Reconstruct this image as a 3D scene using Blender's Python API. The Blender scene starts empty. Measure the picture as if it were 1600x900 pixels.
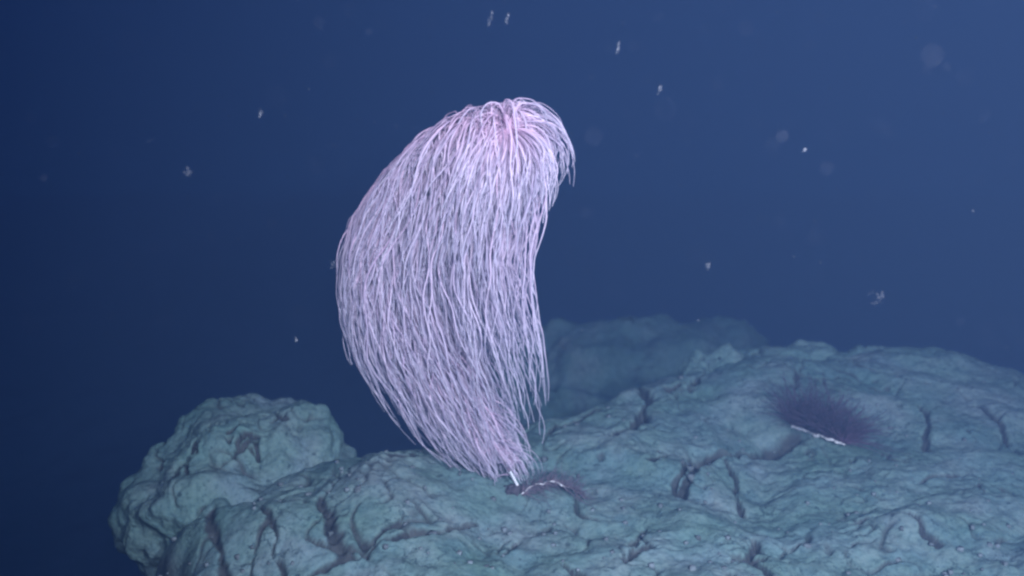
import bpy, math, random
import numpy as np
from mathutils import Vector

random.seed(7)
rng = np.random.default_rng(11)
C = bpy.context.scene.collection
SC = bpy.context.scene

# ------------------------------------------------------------------ camera
CAMZ, PITCH, FPX = 1.6, math.radians(15), 1500.0      # metres, radians, focal length in photo pixels
cam_d = bpy.data.cameras.new('camera')
cam_d.sensor_width = 36.0
cam_d.lens = 36.0 * FPX / 1600.0
cam_d.clip_start = 0.05
cam_d.clip_end = 500
cam = bpy.data.objects.new('camera', cam_d)
C.objects.link(cam)
cam.location = (0, 0, CAMZ)
cam.rotation_euler = (math.radians(90) - PITCH, 0, 0)
SC.camera = cam
cam_d.dof.use_dof = True
cam_d.dof.focus_distance = 3.1
cam_d.dof.aperture_fstop = 1.3

# ------------------------------------------------------------------ light
SC.view_settings.view_transform = 'Standard'
SC.view_settings.look = 'None'
SC.view_settings.exposure = 0.0
SC.view_settings.gamma = 1.0
SC.cycles.max_bounces = 6
SC.cycles.diffuse_bounces = 2
SC.cycles.glossy_bounces = 1
SC.cycles.transmission_bounces = 2
SC.cycles.transparent_max_bounces = 6
SC.cycles.volume_bounces = 1
SC.cycles.use_denoising = True
SC.cycles.sample_clamp_indirect = 3.0
SC.cycles.filter_width = 2.5          # soft old video picture

world = bpy.data.worlds.new('World')
SC.world = world
world.use_nodes = True
bg = world.node_tree.nodes['Background']
bg.inputs[0].default_value = (0.031, 0.056, 0.142, 1)   # open deep water in every direction
bg.inputs[1].default_value = 1.0


def lamp(name, loc, target, energy, colour, size, cone):
    """a floodlight on the diving vehicle that carries the camera"""
    d = bpy.data.lights.new(name, 'SPOT')
    d.energy = energy
    d.color = colour
    d.shadow_soft_size = size
    d.spot_size = math.radians(cone)
    d.spot_blend = 1.0
    o = bpy.data.objects.new(name, d)
    C.objects.link(o)
    o.location = loc
    o.rotation_euler = (Vector(target) - Vector(loc)).to_track_quat('-Z', 'Y').to_euler()
    return o


lamp('vehicle_floodlight', (1.55, -0.35, 2.35), (0.25, 3.5, 0.2), 930, (0.88, 0.83, 1.0), 0.12, 78)
lamp('vehicle_side_light', (0.30, -0.35, 2.2), (0.45, 3.4, 0.5), 690, (0.89, 0.83, 1.0), 0.12, 80)


# ------------------------------------------------------------------ helpers
cp, sp = math.cos(PITCH), math.sin(PITCH)


def ray(px, py):
    ax, ay = (np.asarray(px, float) - 800) / FPX, (np.asarray(py, float) - 450) / FPX
    return ax, cp - ay * sp, -sp - ay * cp


def ground(px, py, z=0.0):
    a, b, c = ray(px, py)
    t = (z - CAMZ) / c
    return np.stack([a * t, b * t, np.full_like(np.asarray(t, float), z)], -1)


def at(px, py, Y):
    a, b, c = ray(px, py)
    t = np.asarray(Y, float) / b
    return np.stack([a * t, b * t, CAMZ + c * t], -1)


_perm = np.random.default_rng(5).permutation(256)
_perm = np.concatenate([_perm, _perm, _perm])
_g = np.random.default_rng(6).normal(size=(256, 3))
_g /= np.linalg.norm(_g, axis=1)[:, None]


def perlin(p):
    pi = np.floor(p).astype(np.int64)
    pf = (p - pi).astype(np.float32)
    pi &= 255
    f = pf * pf * pf * (pf * (pf * 6 - 15) + 10)
    out = 0
    for i in (0, 1):
        wx = f[:, 0] if i else 1 - f[:, 0]
        a = _perm[(pi[:, 0] + i) & 255]
        for j in (0, 1):
            wy = f[:, 1] if j else 1 - f[:, 1]
            b = _perm[a + ((pi[:, 1] + j) & 255)]
            for k in (0, 1):
                wz = f[:, 2] if k else 1 - f[:, 2]
                g = _g[_perm[b + ((pi[:, 2] + k) & 255)]]
                d = g[:, 0] * (pf[:, 0] - i) + g[:, 1] * (pf[:, 1] - j) + g[:, 2] * (pf[:, 2] - k)
                out = out + wx * wy * wz * d
    return out * 1.5


def fbm(p, n, gain=0.5, ridged=False):
    s, a, q = 0, 1.0, p
    for _ in range(n):
        v = perlin(q)
        if ridged:
            v = 0.5 - np.abs(v) * 1.6
        s = s + a * v
        a *= gain
        q = q * 2.03 + 17.3
    return s


def sstep(a, b, x):
    t = np.clip((x - a) / (b - a), 0, 1)
    return t * t * (3 - 2 * t)


def mesh_from(name, verts, faces, smooth=True):
    me = bpy.data.meshes.new(name)
    verts = np.asarray(verts, np.float32)
    faces = np.asarray(faces, np.int32)
    n = faces.shape[1]
    me.vertices.add(len(verts))
    me.vertices.foreach_set('co', verts.ravel())
    me.loops.add(faces.size)
    me.loops.foreach_set('vertex_index', faces.ravel())
    me.polygons.add(len(faces))
    me.polygons.foreach_set('loop_start', np.arange(0, faces.size, n, dtype=np.int32))
    me.update(calc_edges=True)
    if smooth:
        me.polygons.foreach_set('use_smooth', np.ones(len(faces), bool))
    return me


def obj(name, me, mat, parent=None):
    o = bpy.data.objects.new(name, me)
    C.objects.link(o)
    if mat:
        me.materials.append(mat)
    if parent:
        o.parent = parent
        o.matrix_parent_inverse = parent.matrix_world.inverted()
    return o


def tag(o, label=None, cat=None, group=None, kind=None):
    for k, v in (('label', label), ('category', cat), ('group', group), ('kind', kind)):
        if v:
            o[k] = v
    return o


def empty(name, loc):
    o = bpy.data.objects.new(name, None)
    o.empty_display_size = 0.05
    C.objects.link(o)
    o.location = loc
    bpy.context.view_layer.update()
    return o


def attr(me, name, vals):
    a = me.attributes.new(name, 'FLOAT', 'POINT')
    a.data.foreach_set('value', np.asarray(vals, np.float32))


# ------------------------------------------------------------------ materials
def new_mat(name):
    m = bpy.data.materials.new(name)
    m.use_nodes = True
    nt = m.node_tree
    return m, nt, nt.nodes['Principled BSDF'], nt.nodes['Material Output']


def ramp(nt, fac, stops):
    r = nt.nodes.new('ShaderNodeValToRGB')
    el = r.color_ramp.elements
    while len(el) < len(stops):
        el.new(0.5)
    for e, (p, c) in zip(el, stops):
        e.position = p
        e.color = (*c, 1)
    nt.links.new(fac, r.inputs[0])
    return r.outputs[0]


def noise(nt, scale, detail=4, rough=0.55):
    tc = nt.nodes.new('ShaderNodeTexCoord')
    n = nt.nodes.new('ShaderNodeTexNoise')
    n.inputs['Scale'].default_value = scale
    n.inputs['Detail'].default_value = detail
    n.inputs['Roughness'].default_value = rough
    nt.links.new(tc.outputs['Object'], n.inputs['Vector'])
    return n.outputs['Fac']


def mix(nt, fac, a, b, mode='MIX'):
    n = nt.nodes.new('ShaderNodeMix')
    n.data_type = 'RGBA'
    n.blend_type = mode
    for sock, v in ((n.inputs[0], fac), (n.inputs[6], a), (n.inputs[7], b)):
        if isinstance(v, (float, int)):
            sock.default_value = v
        elif isinstance(v, tuple):
            sock.default_value = (*v, 1)
        else:
            nt.links.new(v, sock)
    return n.outputs[2]


def mat_seabed():
    m, nt, b, out = new_mat('silty_rock')
    silt = ramp(nt, noise(nt, 3.2, 5), [(0.3, (0.100, 0.190, 0.170)), (0.5, (0.130, 0.218, 0.215)), (0.72, (0.190, 0.255, 0.270))])
    fine = ramp(nt, noise(nt, 55, 3), [(0.32, (0.58, 0.62, 0.64)), (0.48, (0.95, 0.95, 0.95)), (0.65, (1.12, 1.08, 1.06))])
    silt = mix(nt, 0.85, silt, fine, 'MULTIPLY')
    patch = ramp(nt, noise(nt, 1.7, 6, 0.7), [(0.40, (1.0, 1.0, 1.0)), (0.52, (1.05, 0.98, 0.90)), (0.60, (0.80, 0.84, 0.86)), (0.70, (1.1, 1.08, 1.08))])
    silt = mix(nt, 0.8, silt, patch, 'MULTIPLY')
    streak = ramp(nt, noise(nt, 9.0, 7, 0.62), [(0.484, (1, 1, 1)), (0.497, (0.38, 0.42, 0.46)), (0.505, (0.38, 0.42, 0.46)), (0.518, (1, 1, 1))])
    where = ramp(nt, noise(nt, 4.6, 3, 0.6), [(0.50, (0, 0, 0)), (0.60, (1, 1, 1))])
    silt = mix(nt, where, silt, mix(nt, 1.0, silt, streak, 'MULTIPLY'))
    spots = ramp(nt, noise(nt, 24, 3, 0.6), [(0.29, (0.4, 0.43, 0.47)), (0.36, (1, 1, 1))])
    silt = mix(nt, 1.0, silt, spots, 'MULTIPLY')
    rock = ramp(nt, noise(nt, 14, 5), [(0.35, (0.030, 0.036, 0.040)), (0.7, (0.075, 0.085, 0.085))])  # silt-free rock; its dark tone also paints shade into the cracks
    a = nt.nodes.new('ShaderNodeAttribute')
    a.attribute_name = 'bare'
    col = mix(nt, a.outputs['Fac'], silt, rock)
    nt.links.new(col, b.inputs['Base Color'])
    b.inputs['Roughness'].default_value = 0.95
    b.inputs['Specular IOR Level'].default_value = 0.1
    bump = nt.nodes.new('ShaderNodeBump')
    bump.inputs['Strength'].default_value = 0.5
    bump.inputs['Distance'].default_value = 0.012
    nt.links.new(noise(nt, 70, 4, 0.65), bump.inputs['Height'])
    nt.links.new(bump.outputs[0], b.inputs['Normal'])
    return m


def mat_strand(name, root, mid, tip, sss=0.0, trans=0.4):
    m, nt, b, out = new_mat(name)
    a = nt.nodes.new('ShaderNodeAttribute')
    a.attribute_name = 'along'
    col = ramp(nt, a.outputs['Fac'], [(0.0, root), (0.45, mid), (1.0, tip)])
    v = nt.nodes.new('ShaderNodeAttribute')
    v.attribute_name = 'shade'
    tint = ramp(nt, v.outputs['Fac'], [(0.0, (0.62, 0.60, 0.68)), (0.6, (0.9, 0.88, 0.92)), (1.0, (1.1, 1.08, 1.08))])
    col = mix(nt, 1.0, col, tint, 'MULTIPLY')
    nt.links.new(col, b.inputs['Base Color'])
    b.inputs['Roughness'].default_value = 0.6
    b.inputs['Specular IOR Level'].default_value = 0.2
    if trans:
        t = nt.nodes.new('ShaderNodeBsdfTranslucent')
        nt.links.new(col, t.inputs[0])
        ms = nt.nodes.new('ShaderNodeMixShader')
        ms.inputs[0].default_value = trans
        nt.links.new(b.outputs[0], ms.inputs[1])
        nt.links.new(t.outputs[0], ms.inputs[2])
        nt.links.new(ms.outputs[0], out.inputs[0])
    return m


def mat_plain(name, col, rough=0.6, alpha=1.0, scale=30, var=0.25):
    m, nt, b, out = new_mat(name)
    c = ramp(nt, noise(nt, scale, 3), [(0.3, tuple(x * (1 - var) for x in col)), (0.7, tuple(min(1, x * (1 + var)) for x in col))])
    nt.links.new(c, b.inputs['Base Color'])
    b.inputs['Roughness'].default_value = rough
    b.inputs['Alpha'].default_value = alpha
    return m


M_BED = mat_seabed()
M_PINK = mat_strand('pink_polyps', (0.95, 0.64, 0.80), (0.95, 0.80, 0.93), (0.90, 0.87, 0.97))
M_PURPLE = mat_strand('purple_polyps', (0.135, 0.075, 0.125), (0.11, 0.072, 0.115), (0.085, 0.07, 0.105), trans=0.15)
M_DUSKY = mat_strand('dusky_polyps', (0.24, 0.19, 0.22), (0.17, 0.15, 0.18), (0.11, 0.12, 0.15), trans=0.1)
M_EDGE = mat_plain('pale_edge', (0.72, 0.72, 0.74), 0.6, scale=80, var=0.25)
M_STEM = mat_plain('pale_axis', (0.86, 0.86, 0.88), 0.3, scale=60, var=0.06)
M_INNER = mat_plain('pink_axis', (0.75, 0.52, 0.62), 0.6)
M_DARK = mat_plain('dark_crust', (0.06, 0.055, 0.07), 0.9)
M_FLAKE = mat_plain('flake', (0.75, 0.78, 0.80), 0.8, alpha=0.15, scale=90)


# ------------------------------------------------------------------ water body (even haze)
def box_mesh(name, lo, hi):
    v = [(x, y, z) for x in (lo[0], hi[0]) for y in (lo[1], hi[1]) for z in (lo[2], hi[2])]
    f = [(0, 1, 3, 2), (4, 6, 7, 5), (0, 4, 5, 1), (2, 3, 7, 6), (0, 2, 6, 4), (1, 5, 7, 3)]
    return mesh_from(name, v, f, False)


m_haze = bpy.data.materials.new('sea_water_volume')
m_haze.use_nodes = True
nt = m_haze.node_tree
nt.nodes.remove(nt.nodes['Principled BSDF'])
pv = nt.nodes.new('ShaderNodeVolumePrincipled')
pv.inputs['Color'].default_value = (0.064, 0.124, 0.236, 1)
pv.inputs['Absorption Color'].default_value = (0.40, 0.62, 0.86, 1)
pv.inputs['Density'].default_value = 0.18
pv.inputs['Anisotropy'].default_value = 0.3
nt.links.new(pv.outputs[0], nt.nodes['Material Output'].inputs['Volume'])
haze = obj('haze', box_mesh('haze', (-62, -62, -11), (62, 62, 6)), m_haze)
tag(haze, kind='stuff', label='blue sea water filling the whole place', cat='water')

# ------------------------------------------------------------------ seabed
crest = [(250, 1200), (240, 1000), (232, 900), (232, 840), (240, 790), (262, 755), (290, 745), (330, 740), (400, 715), (470, 700),
         (520, 684), (580, 672), (640, 680), (700, 668), (780, 640), (860, 622), (930, 618), (985, 600), (1030, 575),
         (1090, 556), (1160, 545), (1240, 540), (1310, 556), (1400, 548), (1480, 560), (1600, 572), (1800, 560), (2400, 575)]
poly = [tuple(ground(px, py)[:2]) for px, py in crest]
poly = [(-0.7, -2.0), (-0.75, 1.0)] + poly + [(9.0, 3.0), (9.0, -2.0)]


def signed_dist(x, y, pg):
    d = np.full(x.shape, 1e9)
    inside = np.zeros(x.shape, bool)
    n = len(pg)
    for i in range(n):
        ax, ay = pg[i]
        bx, by = pg[(i + 1) % n]
        ex, ey = bx - ax, by - ay
        t = np.clip(((x - ax) * ex + (y - ay) * ey) / (ex * ex + ey * ey + 1e-12), 0, 1)
        d = np.minimum(d, (x - ax - t * ex) ** 2 + (y - ay - t * ey) ** 2)
        c = ((ay > y) != (by > y)) & (x < (bx - ax) * (y - ay) / (by - ay + 1e-12) + ax)
        inside ^= c
    return np.where(inside, 1, -1) * np.sqrt(d)


# cracks and clefts seen in the photograph: (width m, depth m, pixel polyline)
CRACKS = [
    (0.034, 0.15, [(372, 778), (400, 740), (440, 714), (480, 697), (512, 692)]),
    (0.030, 0.12, [(1088, 708), (1110, 697), (1140, 691), (1168, 680), (1205, 673), (1240, 662)]),
    (0.014, 0.06, [(1112, 702), (1082, 726), (1062, 757)]),
    (0.012, 0.05, [(1112, 702), (1078, 716), (1056, 742), (1062, 757)]),
    (0.015, 0.06, [(1135, 705), (1152, 722), (1150, 740), (1162, 768)]),
    (0.022, 0.08, [(1002, 596), (1012, 618), (1006, 645), (990, 672)]),
    (0.020, 0.08, [(856, 668), (880, 652), (905, 648), (930, 640)]),
    (0.016, 0.06, [(862, 642), (900, 636), (935, 634)]),
    (0.024, 0.10, [(1106, 540), (1112, 566), (1098, 584), (1082, 602)]),
    (0.016, 0.06, [(1042, 606), (1062, 602), (1085, 606)]),
    (0.012, 0.05, [(1018, 722), (1036, 708), (1050, 702)]),
    (0.014, 0.05, [(978, 866), (992, 850), (1012, 846)]),
    (0.014, 0.05, [(984, 838), (1000, 822), (1006, 808)]),
    (0.010, 0.04, [(1176, 826), (1184, 842), (1180, 862), (1200, 880)]),
    (0.010, 0.04, [(1160, 860), (1180, 856), (1196, 858)]),
    (0.012, 0.04, [(560, 872), (600, 858), (640, 852), (690, 842)]),
    (0.010, 0.04, [(576, 868), (612, 838), (640, 822)]),
    (0.013, 0.05, [(500, 806), (514, 826), (520, 848), (536, 868)]),
    (0.013, 0.049, [(412, 800), (430, 838), (428, 862), (440, 880)]),
    (0.013, 0.049, [(500, 800), (518, 822), (528, 856)]),
    (0.014, 0.05, [(372, 892), (390, 866), (398, 842), (420, 826)]),
    (0.019, 0.063, [(225, 826), (262, 850), (300, 868), (332, 892), (350, 930)]),
    (0.014, 0.049, [(330, 790), (338, 840), (352, 872), (366, 896)]),
    (0.010, 0.04, [(700, 838), (730, 815), (748, 806)]),
    (0.010, 0.04, [(792, 850), (800, 838), (812, 830)]),
    (0.012, 0.05, [(480, 888), (520, 872), (560, 870)]),
    (0.011, 0.04, [(612, 742), (640, 735), (646, 722)]),
    (0.008, 0.03, [(1280, 600), (1310, 596), (1336, 604)]),
    (0.009, 0.03, [(1380, 690), (1420, 712), (1462, 720)]),
    (0.009, 0.03, [(1330, 800), (1380, 790), (1420, 806), (1470, 840)]),
    (0.010, 0.04, [(880, 870), (900, 884), (912, 900)]),
    (0.014, 0.05, [(958, 690), (974, 676), (990, 672)]),
    (0.010, 0.04, [(1440, 640), (1450, 662), (1446, 690)]),
    (0.012, 0.04, [(1520, 640), (1560, 662), (1590, 700)]),
]
crack_segs = []
for w, dep, pl in CRACKS:
    g = [ground(px, py)[:2] for px, py in pl]
    for a, b in zip(g[:-1], g[1:]):
        crack_segs.append((w, dep, a, b))


def rock_relief(p):
    """height (m) and bareness (with painted crevice shade) of the lumpy silt-dusted rock at world points p"""
    warp = np.stack([perlin(p * 2.2 + 3.1), perlin(p * 2.2 + 9.7), perlin(p * 2.2 + 31.0)], -1)
    q = p + warp * 0.16
    big = fbm(q * 1.5, 3) * 0.085
    lum = np.abs(perlin(q * 4.2 + 4)) * 0.022 + np.abs(perlin(q * 9.5 + 8)) * 0.008
    det = fbm(p * 13, 4, 0.55) * 0.010
    q2 = p * np.array([1.0, 1.0, 0.6]) + warp * 0.22 + np.stack([perlin(p * 9 + 1), perlin(p * 9 + 5), perlin(p * 9 + 7)], -1) * 0.03
    c1 = np.abs(perlin(q2 * 3.1 + 40))
    c2 = np.abs(perlin(q2 * 7.5 + 60))
    m1 = sstep(0.12, 0.40, perlin(p * 2.3 + 77))
    m2 = sstep(0.05, 0.35, perlin(p * 3.7 + 90))
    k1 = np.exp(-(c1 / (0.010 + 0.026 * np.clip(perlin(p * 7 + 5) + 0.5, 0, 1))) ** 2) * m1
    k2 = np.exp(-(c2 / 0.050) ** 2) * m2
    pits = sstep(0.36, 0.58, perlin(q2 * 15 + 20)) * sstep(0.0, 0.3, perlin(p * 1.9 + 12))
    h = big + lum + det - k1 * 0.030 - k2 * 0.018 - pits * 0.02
    bare = np.clip(k1 * 1.0 + k2 * 0.8 + pits * 0.7, 0, 1)  # cracks and pits: exposed rock plus shade put into the colour
    return h, bare


def axis(fine_a, fine_b, step, far_a, far_b, growth):
    a = list(np.arange(fine_a, fine_b, step))
    s, v = step, a[-1]
    while v < far_b:
        s *= growth
        v += s
        a.append(v)
    s, v = step, a[0]
    lo = []
    while v > far_a:
        s *= growth
        v -= s
        lo.append(v)
    return np.array(lo[::-1] + a)


xs = axis(-1.7, 2.7, 0.0065, -60, 60, 1.06)
ys = axis(2.35, 5.0, 0.0065, -60, 60, 1.035)
X, Y = np.meshgrid(xs, ys)
x, y = X.ravel(), Y.ravel()
P = np.stack([x, y, np.zeros_like(x)], -1)
wob = fbm(P * 2.6 + 50, 3) * 0.10
sd = signed_dist(x, y, poly) + wob
near = np.exp(-(np.maximum(0, np.hypot(x - 0.5, y - 3.5) - 6) / 3) ** 2)
k = 0.07
out_ = np.logaddexp(0, -sd / k) * k                      # grows outside the edge of the outcrop
steep = 1.7 + 3.2 * sstep(-0.4, -1.3, x)
base = -out_ * steep
base = np.maximum(base, -8.5) + 0.6 * fbm(P * 0.35, 2) * sstep(0.3, 2.5, out_)
# broad swells of the outcrop itself
base += 0.09 * np.exp(-(((x - ground(560, 790)[0]) / 0.75) ** 2 + ((y - 3.15) / 0.45) ** 2))
base += 0.10 * np.exp(-(((x - ground(1180, 600)[0]) / 0.7) ** 2 + ((y - 4.3) / 0.35) ** 2))
base += 0.15 * np.exp(-(((x - ground(1480, 600)[0]) / 0.55) ** 2 + ((y - 4.45) / 0.5) ** 2))
h, bare = rock_relief(np.stack([x, y, base * 0.6], -1))
bz = base.reshape(X.shape)
bgy, bgx = np.gradient(bz, ys, xs)
h = h / (1 + 1.1 * np.hypot(bgx, bgy).ravel())
h -= 0.05
cz = np.zeros_like(x)
cb = np.zeros_like(x)
wx = x + 0.022 * perlin(P * 11 + 3) + 0.008 * perlin(P * 34 + 3)
wy = y + 0.030 * perlin(P * 11 + 13) + 0.010 * perlin(P * 34 + 13)
wid = 0.22 + 1.15 * np.clip(perlin(P * 6 + 44) * 1.5 + 0.5, 0, 1.1)
for w, dep, a, b in crack_segs:
    lo_x, hi_x = min(a[0], b[0]) - 0.25, max(a[0], b[0]) + 0.25
    lo_y, hi_y = min(a[1], b[1]) - 0.25, max(a[1], b[1]) + 0.25
    s = np.where((x > lo_x) & (x < hi_x) & (y > lo_y) & (y < hi_y))[0]
    ex, ey = b - a
    t = np.clip(((wx[s] - a[0]) * ex + (wy[s] - a[1]) * ey) / (ex * ex + ey * ey), 0, 1)
    d = np.hypot(wx[s] - a[0] - t * ex, wy[s] - a[1] - t * ey)
    v = np.exp(-(d / (w * wid[s])) ** 2)
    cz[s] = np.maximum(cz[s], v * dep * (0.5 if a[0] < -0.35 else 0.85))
    cb[s] = np.maximum(cb[s], sstep(0.15, 0.6, v))  # clefts coloured dark, bare of silt and painted as shaded
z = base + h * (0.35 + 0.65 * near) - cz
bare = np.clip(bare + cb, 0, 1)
ny, nx = X.shape
Z = z.reshape(ny, nx)
gy, gx = np.gradient(Z, ys, xs)
slope = np.hypot(gx, gy).ravel()
bare = np.clip(bare + 0.75 * sstep(1.3, 3.0, slope) * sstep(0.25, 0.0, out_), 0, 1)
idx = np.arange(nx * ny).reshape(ny, nx)
faces = np.stack([idx[:-1, :-1], idx[:-1, 1:], idx[1:, 1:], idx[1:, :-1]], -1).reshape(-1, 4)
me = mesh_from('seabed', np.stack([x, y, z], -1), faces)
attr(me, 'bare', bare)
seabed = obj('seabed', me, M_BED)
tag(seabed, kind='structure')


def bed_z(px_, py_):
    i = int(np.clip(np.searchsorted(xs, px_), 0, nx - 1))
    j = int(np.clip(np.searchsorted(ys, py_), 0, ny - 1))
    return float(Z[j, i])


# ------------------------------------------------------------------ boulders
def boulder(name, centre, radii, rotz, label, nseg=420, seed=0.0, lobes=0.12, relief=1.0, cracks=()):
    u = np.linspace(0, 2 * math.pi, nseg, endpoint=False)
    v = np.linspace(0.02, math.pi - 0.3, nseg // 2)
    U, V = np.meshgrid(u, v)
    n = np.stack([np.sin(V) * np.cos(U), np.sin(V) * np.sin(U), np.cos(V)], -1).reshape(-1, 3)
    se = np.sign(n) * np.abs(n) ** 0.85
    p = se * np.array(radii)
    lob = 1 + lobes * fbm(n * 1.3 + seed, 3) * 1.6
    p = p * lob[:, None]
    c, s = math.cos(rotz), math.sin(rotz)
    R = np.array([[c, -s, 0], [s, c, 0], [0, 0, 1]])
    p = p @ R.T
    nn = (n / np.array(radii)) @ R.T
    nn /= np.linalg.norm(nn, axis=1)[:, None]
    w = p + np.array(centre)
    h, b = rock_relief(w + seed * 1.7 + 3.3)
    p = p + nn * ((h - 0.05) * relief)[:, None]
    ww = w[:, :2] + 0.02 * np.stack([perlin(w * 12 + 3), perlin(w * 12 + 13)], -1) + 0.008 * np.stack([perlin(w * 34 + 3), perlin(w * 34 + 13)], -1)
    for cw, dep, pl, cz_ in cracks:
        g2 = [ground(px, py, cz_)[:2] for px, py in pl]
        for a, b_ in zip(g2[:-1], g2[1:]):
            e = b_ - a
            t = np.clip(((ww - a) @ e) / (e @ e), 0, 1)
            d = np.linalg.norm(ww - a - t[:, None] * e, axis=1)
            k_ = np.exp(-(d / (cw * (0.25 + 1.1 * np.clip(perlin(w * 9) * 1.6 + 0.5, 0, 1)))) ** 2) * (w[:, 2] > centre[2])
            p = p - nn * (k_ * dep * 0.55)[:, None]
            b = np.maximum(b, sstep(0.2, 0.65, k_))  # boulder cracks get the same bare rock and painted shade
    nv, nu = U.shape
    idx = np.arange(nu * nv).reshape(nv, nu)
    r = np.roll(idx, -1, axis=1)
    f = np.stack([idx[:-1], idx[1:], r[1:], r[:-1]], -1).reshape(-1, 4)
    me = mesh_from(name, p, f)
    attr(me, 'bare', np.clip(b, 0, 1))
    o = obj(name, me, M_BED)
    o.location = centre
    return tag(o, label, 'rock')


g = ground(350, 735, -0.05)
boulder('boulder', (g[0] + 0.06, g[1] + 0.10, -0.20), (0.465, 0.50, 0.385), 0.15,
        'broad rounded boulder dusted with pale green silt, leftmost rock above the dark drop', nseg=560, seed=2.0, lobes=0.11, relief=1.0,
        cracks=[(0.018, 0.06, [(218, 720), (222, 695), (238, 668), (262, 648)], 0.03), (0.016, 0.06, [(240, 748), (270, 726), (312, 706)], 0.06),
                (0.012, 0.05, [(318, 676), (345, 664)], 0.13), (0.012, 0.05, [(352, 680), (385, 662), (398, 664)], 0.13), (0.010, 0.04, [(340, 716), (372, 700), (380, 690), (420, 684)], 0.1), (0.012, 0.05, [(300, 712), (318, 696), (330, 702)], 0.08),
                (0.012, 0.05, [(282, 770), (280, 744), (300, 728)], 0.0), (0.012, 0.04, [(405, 640), (430, 636), (452, 650)], 0.14),
                (0.010, 0.04, [(380, 700), (400, 690), (410, 700)], 0.1)])
boulder('boulder', (at(975, 620, 7.0)[0], 7.0, -1.50), (1.45, 1.1, 0.86), 0.12,
        'dim broad rock mound fading into blue water behind the ridge beside the hanging coral', nseg=360, seed=13.0, lobes=0.13, relief=1.6)
g = ground(1240, 560)
boulder('boulder', (g[0], g[1] + 0.05, -0.22), (0.42, 0.30, 0.30), 0.1,
        'low domed rock on the ridge crest above the small purple coral', nseg=260, seed=21.0)
g = ground(1130, 570)
boulder('boulder', (g[0] - 0.02, g[1], -0.16), (0.20, 0.22, 0.24), 0.5,
        'small knobbly rock beside the cleft on top of the far ridge', nseg=220, seed=33.0)
g = ground(1412, 580)
boulder('boulder', (g[0], g[1] + 0.1, -0.20), (0.36, 0.28, 0.26), -0.2,
        'faint smooth rock at the far right end of the ridge crest', nseg=240, seed=41.0)


# ------------------------------------------------------------------ strands
def tubes(curves, radii, shades, sides=5):
    """curves: list of (n,3); returns verts, faces, along, shade"""
    V, F, A, S = [], [], [], []
    off = 0
    for c, r, sh in zip(curves, radii, shades):
        n = len(c)
        t = np.gradient(c, axis=0)
        t /= np.linalg.norm(t, axis=1)[:, None] + 1e-9
        ref = np.array([0.13, 0.97, 0.2])
        a = np.cross(t, ref)
        a /= np.linalg.norm(a, axis=1)[:, None] + 1e-9
        b = np.cross(t, a)
        ang = np.linspace(0, 2 * math.pi, sides, endpoint=False)
        ring = c[:, None, :] + r[:, None, None] * (np.cos(ang)[None, :, None] * a[:, None, :] + np.sin(ang)[None, :, None] * b[:, None, :])
        V.append(ring.reshape(-1, 3))
        i = np.arange(n * sides).reshape(n, sides) + off
        j = np.roll(i, -1, axis=1)
        F.append(np.stack([i[:-1], j[:-1], j[1:], i[1:]], -1).reshape(-1, 4))
        A.append(np.repeat(np.linspace(0, 1, n), sides))
        S.append(np.full(n * sides, sh))
        off += n * sides
    return np.concatenate(V), np.concatenate(F), np.concatenate(A), np.concatenate(S)


def strand_obj(name, curves, radii, shades, mat, parent, sides=5):
    v, f, a, s = tubes(curves, radii, shades, sides)
    v = v - np.array(parent.location)
    me = mesh_from(name, v, f)
    attr(me, 'along', a)
    attr(me, 'shade', s)
    o = bpy.data.objects.new(name, me)
    C.objects.link(o)
    me.materials.append(mat)
    o.parent = parent
    return o


def spline(pts, n):
    pts = np.asarray(pts, float)
    k = len(pts)
    t = np.linspace(0, k - 1, n)
    i = np.clip(t.astype(int), 0, k - 2)
    f = (t - i)[:, None]
    p0, p1, p2, p3 = pts[np.maximum(i - 1, 0)], pts[i], pts[i + 1], pts[np.minimum(i + 2, k - 1)]
    return 0.5 * (2 * p1 + (p2 - p0) * f + (2 * p0 - 5 * p1 + 4 * p2 - p3) * f ** 2 + (3 * p1 - p0 - 3 * p2 + p3) * f ** 3)


# the tall hanging coral -------------------------------------------------
EY = [140, 160, 180, 200, 230, 270, 300, 340, 400, 450, 500, 560, 600, 650, 700, 730, 765]
EL = [770, 728, 690, 662, 634, 603, 578, 561, 545, 540, 542, 556, 580, 612, 655, 694, 775]
ER = [830, 868, 884, 892, 896, 891, 878, 850, 831, 830, 838, 848, 851, 852, 848, 842, 825]
TX = [560, 600, 650, 700, 740, 770, 800, 840, 870, 890, 900]
TY = [330, 272, 222, 187, 165, 154, 150, 158, 178, 212, 250]
Tf = lambda x: np.interp(x, TX, TY)
Lf = lambda y: np.interp(y, EY, EL)
Rf = lambda y: np.interp(y, EY, ER)
stem_px = spline([(806, 758, 3.20), (782, 712, 3.22), (735, 640, 3.26), (672, 540, 3.30), (622, 430, 3.31), (604, 350, 3.29),
                  (632, 275, 3.24), (690, 220, 3.16), (748, 199, 3.06), (797, 200, 2.93)], 140)
px2m = 3.35 / 1500


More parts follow.
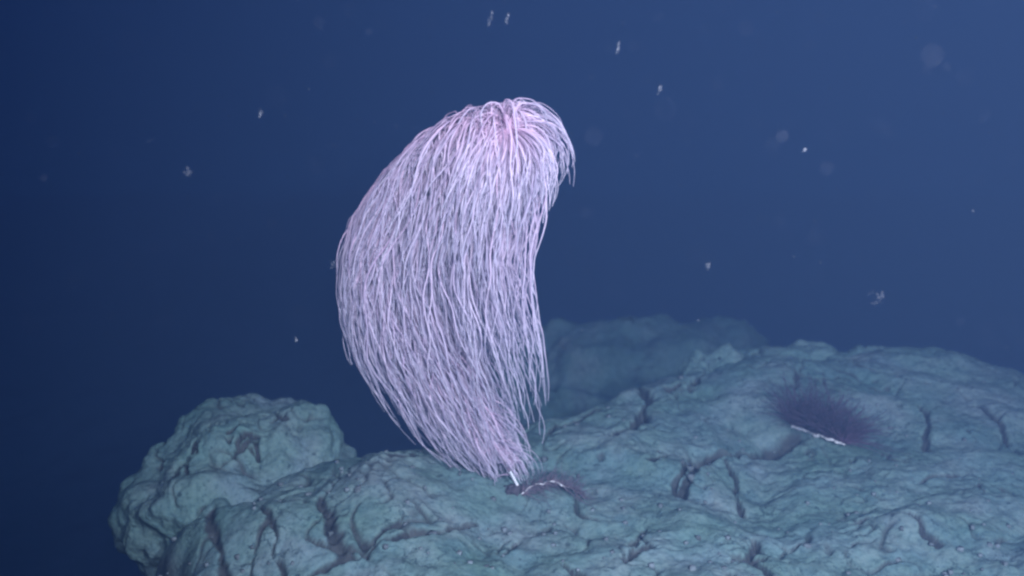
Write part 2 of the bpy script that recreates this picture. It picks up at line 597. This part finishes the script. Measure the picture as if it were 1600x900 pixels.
def make_strand(s, v0, length, spread):
    i = min(len(stem_px) - 1, int(s * (len(stem_px) - 1)))
    x0, y0, Y0 = stem_px[i]
    n = int(16 + length / 9)
    T = np.linspace(0, length, n)
    x, yy, dY = x0, y0, 0.0
    dt = T[1]
    tau = max(12.0, spread * 0.7)
    lean = random.gauss(0, 0.10)
    w = [(random.uniform(0.012, 0.03), random.uniform(0, 6.3), random.uniform(0.06, 0.27)),
         (random.uniform(0.04, 0.09), random.uniform(0, 6.3), random.uniform(0.06, 0.28))]
    ph2 = random.uniform(0, 6.3)
    top_gap = abs(random.gauss(0, 5)) - (random.uniform(3, 9) if random.random() < 0.08 else 0)
    y_fringe = random.gauss(712, 28)
    y_end = 766 - abs(random.gauss(0, 26)) if x < 740 or yy < 400 else 760
    pts = [(x, yy, Y0)]
    slack = abs(random.gauss(0.0, 9.0)) - 4 + (random.uniform(6, 20) if random.random() < 0.12 and length < 260 else 0)
    if length > 280:
        slack = min(slack, 5.0)
    for t in T[1:]:
        e = math.exp(-(t / tau) ** 1.7)
        L, R = Lf(yy), Rf(yy)
        u = min(1, max(0, (x - L) / (R - L + 1e-6)))
        Ls = float(np.clip((Lf(yy + 8) - Lf(yy - 8)) / 16, -0.30, 1.4))
        Rs = float(np.clip((Rf(yy + 8) - Rf(yy - 8)) / 16, -0.25, 0.5))
        m = Ls * (1 - u) + Rs * u + 0.40 * u * (1 - u) * (1 if yy > 260 else 0.0)
        wig = sum(a * math.sin(f * t + p) for f, p, a in w)
        vx = v0[0] * e + (1 - e) * (m + lean + wig)
        vd = v0[1] * e + (1 - e) * (0.2 * math.sin(w[0][0] * 1.4 * t + ph2) + (-dY / px2m) * (0.0045 if yy > 560 else 0.0))
        vy = -v0[2] * e + (1 - e)
        gap = yy - Tf(x) - top_gap
        if gap < 12 and vy < 0:
            vy *= max(0.0, gap / 12)
        nrm = math.sqrt(vx * vx + vy * vy + vd * vd) + 1e-6
        x += vx / nrm * dt
        yy += vy / nrm * dt
        dY += vd / nrm * dt * px2m
        L, R = Lf(yy) - slack * 0.7, Rf(yy) + slack
        if x < L:
            x += (L - x) * 0.4
        if x > R:
            x += (R - x) * ((0.12 if t > 0.7 * length else 0.3) if length < 280 else 0.5)
        if yy < Tf(x) + top_gap:
            yy += (Tf(x) + top_gap - yy) * 0.35
        if yy > y_end or (x > 778 and yy > y_fringe):
            break
        pts.append((x, yy, Y0 + dY))
    p = np.array(pts)
    return at(p[:, 0], p[:, 1], p[:, 2])


tan_px = np.gradient(stem_px, axis=0)
tan_px[:, 1] *= -1
tan_px[:, 2] /= px2m
tan3 = tan_px[:, [0, 2, 1]] / np.linalg.norm(tan_px, axis=1)[:, None]      # x, depth, up


def side_dir(s, fwd, toward=0.0):
    t = tan3[min(len(tan3) - 1, int(s * (len(tan3) - 1)))]
    while True:
        v = rng.normal(size=3)
        v -= t * v.dot(t)
        v /= np.linalg.norm(v)
        if v[1] < toward:
            break
    v = v + t * fwd
    return v / np.linalg.norm(v)


curves, rad, shade = [], [], []


def add_strand(*a, thick=1.0):
    c = make_strand(*a)
    if len(c) < 6:
        return
    n = len(c)
    t = np.linspace(0, 1, n)
    r = 0.0024 * thick * random.uniform(0.55, 1.35) * (0.75 + 0.45 * np.sin(np.pi * np.minimum(t * 1.6, 1) * 0.5)) * (1 - 0.72 * t ** 2.2)
    r = r * (1 + 0.10 * rng.normal(size=n))
    curves.append(c)
    rad.append(np.abs(r))
    shade.append(random.random() ** 0.8)


for _ in range(2100):
    s = random.uniform(0.26, 0.97) ** 0.9
    add_strand(s, side_dir(s, random.uniform(-0.1, 0.7), 0.45), random.uniform(120, 290), random.uniform(30, 105))
for _ in range(330):                                       # lower stem
    s = random.uniform(0.03, 0.36)
    add_strand(s, side_dir(s, random.uniform(0.2, 1.0), 0.6), random.uniform(90, 230), random.uniform(15, 60), thick=0.85)
for _ in range(900):                                       # whorl at the tip, which points at the viewer
    s = random.uniform(0.955, 1.0)
    th = random.uniform(0, 2 * math.pi)
    up = math.sin(th)
    v = np.array([math.cos(th), (0.5 if up > 0 else -0.45) + random.gauss(0, 0.25), 0.9 * up])
    v /= np.linalg.norm(v)
    add_strand(s, v, random.uniform(95, 185), random.uniform(40, 110) + (35 if v[0] > 0.2 else 0), thick=0.85)
for _ in range(160):                                       # right flank, longer strands
    s = random.uniform(0.60, 0.93)
    v = np.array([random.uniform(0.3, 1), random.uniform(-1, 0.8), random.uniform(-0.2, 0.3)])
    add_strand(s, v / np.linalg.norm(v), random.uniform(220, 420), random.uniform(50, 110))
for _ in range(260):                                       # lower right fringe
    s = random.uniform(0.12, 0.50)
    add_strand(s, np.array([random.uniform(0.5, 1.0), random.uniform(-0.7, 0.6), random.uniform(-0.9, 0.1)]), random.uniform(120, 260), random.uniform(60, 175), thick=0.85)
for _ in range(150):                                       # long outer strands of the right flank
    s = random.uniform(0.72, 0.93)
    v = np.array([random.uniform(0.4, 1), random.uniform(-0.6, 0.6), random.uniform(-0.5, 0.1)])
    add_strand(s, v / np.linalg.norm(v), random.uniform(300, 500), random.uniform(90, 190), thick=0.9)
for _ in range(230):
    s = random.uniform(0.40, 0.92)
    v = np.array([random.uniform(0.1, 1), random.uniform(-1, 0.8), random.uniform(-0.2, 0.3)])
    add_strand(s, v / np.linalg.norm(v), random.uniform(330, 560), random.uniform(60, 150), thick=0.9)

root = empty('bottlebrush_coral', tuple(at(806, 760, 3.20)))
tag(root, 'tall pinkish white coral leaning over with long drooping hair-like branches', 'coral')
front = np.array([c[len(c) // 3:, 1].mean() + 0.0 * len(c) for c in curves])
plen = np.array([np.linalg.norm(np.diff(c, axis=0), axis=1).sum() for c in curves])
score = front - 0.25 * plen
order = np.argsort(score)
sel = set(order[:100].tolist())
for i in order[:100]:
    strand_obj('branch', [curves[i]], [rad[i]], [shade[i]], M_PINK, root, 6)
rest = [i for i in range(len(curves)) if i not in sel]
o = strand_obj('hanging_branches', [curves[i] for i in rest], [rad[i] for i in rest], [shade[i] for i in rest], M_PINK, root)
o['kind'] = 'stuff'
sc_ = at(stem_px[:, 0], stem_px[:, 1], stem_px[:, 2])
up_ = sc_[16:]
strand_obj('stem', [up_], [np.linspace(0.011, 0.005, len(up_))], [0.5], M_INNER, root, 8)
lowp = spline([at(797, 737, 3.19), at(803, 748, 3.185), at(809, 759, 3.18)], 12)
strand_obj('bare_stem', [lowp], [np.full(12, 0.0052)], [1.0], M_STEM, root, 8)['label'] = 'bare white foot of the stem'


def blob(name, loc, radii, mat, parent=None, seed=0.0, amp=0.35, seg=28):
    u = np.linspace(0, 2 * math.pi, seg, endpoint=False)
    v = np.linspace(0.03, math.pi - 0.03, seg // 2)
    U, V = np.meshgrid(u, v)
    n = np.stack([np.sin(V) * np.cos(U), np.sin(V) * np.sin(U), np.cos(V)], -1).reshape(-1, 3)
    p = n * np.array(radii) * (1 + amp * fbm(n * 1.8 + seed, 3)[:, None] * 1.6)
    idx = np.arange(len(n)).reshape(seg // 2, seg)
    r = np.roll(idx, -1, axis=1)
    f = np.stack([idx[:-1], idx[1:], r[1:], r[:-1]], -1).reshape(-1, 4)
    me = mesh_from(name, p, f)
    o = bpy.data.objects.new(name, me)
    C.objects.link(o)
    me.materials.append(mat)
    if parent:
        o.parent = parent
        o.location = Vector(loc) - parent.location
    else:
        o.location = loc
    return o


g = at(803, 766, 3.19)
blob('holdfast', tuple(g), (0.035, 0.03, 0.022), M_DARK, root, 3.0)


# low purple corals ------------------------------------------------------
def low_coral(name, label, axis_pts, nb, length, up_px, fan, group=None, mat=M_PURPLE, r0=0.0016, base_i=0, stem_r=0.006):
    ax = spline(axis_pts, 60)
    root = empty(name, tuple(at(*axis_pts[base_i])))
    tag(root, label, 'coral')
    w = at(ax[:, 0], ax[:, 1], ax[:, 2])
    wn = np.stack([perlin(w * 38 + k) for k in (1.0, 5.0, 9.0)], -1) * 0.012
    w = w + wn
    rr = stem_r * np.clip(0.85 + perlin(w * 28 + 2.0) * 0.9, 0.3, 1.5) * (1 - 0.5 * np.linspace(0, 1, 60))
    strand_obj('stem', [w], [rr], [1.0], M_EDGE, root, 8)
    cs, rs, ss = [], [], []
    for _ in range(nb):
        i = random.randint(0, 59)
        a0 = random.uniform(*fan)
        L = length * random.uniform(0.45, 1.1)
        dep = random.gauss(0, 0.55)
        n = 12
        t = np.linspace(0, 1, n)
        cur = random.gauss(0, 0.35)
        ang = a0 + cur * t
        dx = np.cumsum(np.cos(ang)) / n * L
        dz = np.cumsum(np.sin(ang)) / n * L
        p = w[i] + np.stack([dx, dep * L * t, dz - 0.25 * L * t ** 2 * up_px], -1)
        p += np.cumsum(rng.normal(0, 0.0012, (n, 3)), 0)
        for q in p[1:]:
            q[2] = max(q[2], bed_z(q[0], q[1]) + 0.004) if q[2] < 0.3 else q[2]
        cs.append(p)
        rs.append(r0 * (1 - 0.6 * t) * random.uniform(0.7, 1.3))
        ss.append(random.random())
    for i in range(30):
        strand_obj('branch', [cs[i]], [rs[i]], [ss[i]], mat, root, 4)
    o = strand_obj('fine_branches', cs[30:], rs[30:], ss[30:], mat, root, 4)
    o['kind'] = 'stuff'
    return root


def on_bed(px, py, lift=0.02):
    """point of the seabed seen at a pixel, as (px, py, Y)"""
    a, b, c = (float(v) for v in ray(px, py))
    t = 2.0
    while t < 9:
        if CAMZ + c * t <= bed_z(a * t, b * t) + lift:
            return (px, py, b * t)
        t += 0.01
    return (px, py, b * 4.0)


low_coral('purple_coral', 'small bushy purple coral with white lower edge on the right ridge',
          [on_bed(1238, 666, 0.03), on_bed(1262, 674, 0.03), on_bed(1288, 683, 0.03), on_bed(1318, 694, 0.03)], 760, 0.24, 0.6, (0.15, 2.35), stem_r=0.0095)
low_coral('purple_coral', 'low arched purplish coral lying just right of the tall coral foot',
          [on_bed(814, 772), on_bed(832, 760, 0.03), on_bed(858, 752, 0.05), on_bed(884, 760, 0.04), on_bed(906, 772)],
          260, 0.085, 1.2, (-0.9, 1.6), r0=0.0012, stem_r=0.0042, mat=M_DUSKY)

# ------------------------------------------------------------------ loose rubble lying on the silt
V, F = [], []
for i in range(260):
    qx, qy = ground(random.uniform(240, 1650), 580 + 330 * random.random() ** 0.7)[:2]
    if abs(qx) > 2.5 or qy > 4.9:
        continue
    r = random.uniform(0.003, 0.009) * (1.6 if random.random() < 0.12 else 1)
    c = np.array([qx, qy, bed_z(qx, qy) + r * 0.2])
    q = np.array([(sx, sy, sz) for sx in (-1, 1) for sy in (-1, 1) for sz in (-1, 1)]) * rng.uniform(0.5, 1.1, (8, 3)) * r
    a_ = random.uniform(0, 3)
    q[:, :2] = q[:, :2] @ np.array([[math.cos(a_), -math.sin(a_)], [math.sin(a_), math.cos(a_)]])
    k0 = len(V)
    V += [tuple(c + v) for v in q]
    F += [tuple(k0 + t for t in f) for f in ((0, 1, 3, 2), (4, 6, 7, 5), (0, 4, 5, 1), (2, 3, 7, 6), (0, 2, 6, 4), (1, 5, 7, 3))]
o = obj('rubble', mesh_from('rubble', V, F, False), mat_plain('rubble', (0.12, 0.15, 0.16), 0.95, scale=25, var=0.6))
tag(o, 'small dark stone chips scattered over the silty seabed', 'rubble', kind='stuff')

# ------------------------------------------------------------------ drifting particles
FL = [((966, 74), 2.6, (5, 12), 'slanting white flake high in the water right of the coral top'),
      ((1031, 140), 2.7, (4, 8), 'short pale flake below and right of the slanting flake'),
      ((521, 413), 3.0, (6, 7), 'ragged white speck beside the left edge of the coral'),
      ((463, 531), 2.8, (3, 4), 'tiny bright speck in open water above the left boulder'),
      ((1106, 416), 2.5, (6, 12), 'blurred pale flake in mid water right of the coral'),
      ((1370, 463), 2.2, (16, 13), 'large faint blurred flake near the right side above the ridge'),
      ((294, 268), 2.3, (9, 8), 'faint grey flake in open water far left of the coral'),
      ((766, 30), 2.4, (4, 14), 'faint upright flake near the top above the coral'),
      ((793, 30), 2.5, (4, 11), 'thinner upright flake beside another at the top'),
      ((1257, 234), 2.6, (4, 4), 'small round speck in the upper right water'),
      ((408, 178), 2.6, (4, 9), 'small faint flake in the upper left water')]
for i, ((px, py), D, (a, b), lab) in enumerate(FL):
    s = D / 1500
    bits_v, bits_f = [], []
    for q in range(26):
        c = rng.normal(0, 1, 3) * np.array([a, a * 0.7, b]) * s * 0.42
        rr = s * random.uniform(0.5, 1.5)
        vv = rng.normal(size=(6, 3))
        vv /= np.linalg.norm(vv, axis=1)[:, None]
        vv[:, 2] *= random.uniform(1, 2.2)
        k0 = q * 6
        bits_v += [tuple(c + v * rr) for v in vv]
        bits_f += [(k0, k0 + 1, k0 + 2), (k0 + 1, k0 + 2, k0 + 3), (k0 + 2, k0 + 3, k0 + 4), (k0 + 3, k0 + 4, k0 + 5), (k0, k0 + 4, k0 + 5), (k0, k0 + 1, k0 + 5)]
    o = obj('flake', mesh_from('flake', bits_v, bits_f, False), M_FLAKE)
    o.location = tuple(at(px, py, D))
    o.rotation_euler = (0.2, random.uniform(-0.2, 0.5), random.uniform(0, 3))
    tag(o, lab, 'flake', 'flakes drifting in the water')

V, F = [], []
for i in range(1100):
    D = random.uniform(0.7, 6.5)
    p = at(random.uniform(-100, 1700), random.uniform(-60, 560), D)
    r = random.uniform(0.0005, 0.0012) * D ** 0.5 * (2.2 if random.random() < 0.06 else 1)
    q = rng.normal(size=(4, 3))
    q /= np.linalg.norm(q, axis=1)[:, None]
    k0 = len(V)
    V += [tuple(p + v * r) for v in q]
    F += [(k0, k0 + 1, k0 + 2), (k0, k0 + 2, k0 + 3), (k0, k0 + 3, k0 + 1), (k0 + 1, k0 + 3, k0 + 2)]
o = obj('marine_snow', mesh_from('marine_snow', V, F, False), M_FLAKE)
tag(o, 'fine pale specks drifting everywhere in the blue water', 'specks', kind='stuff')
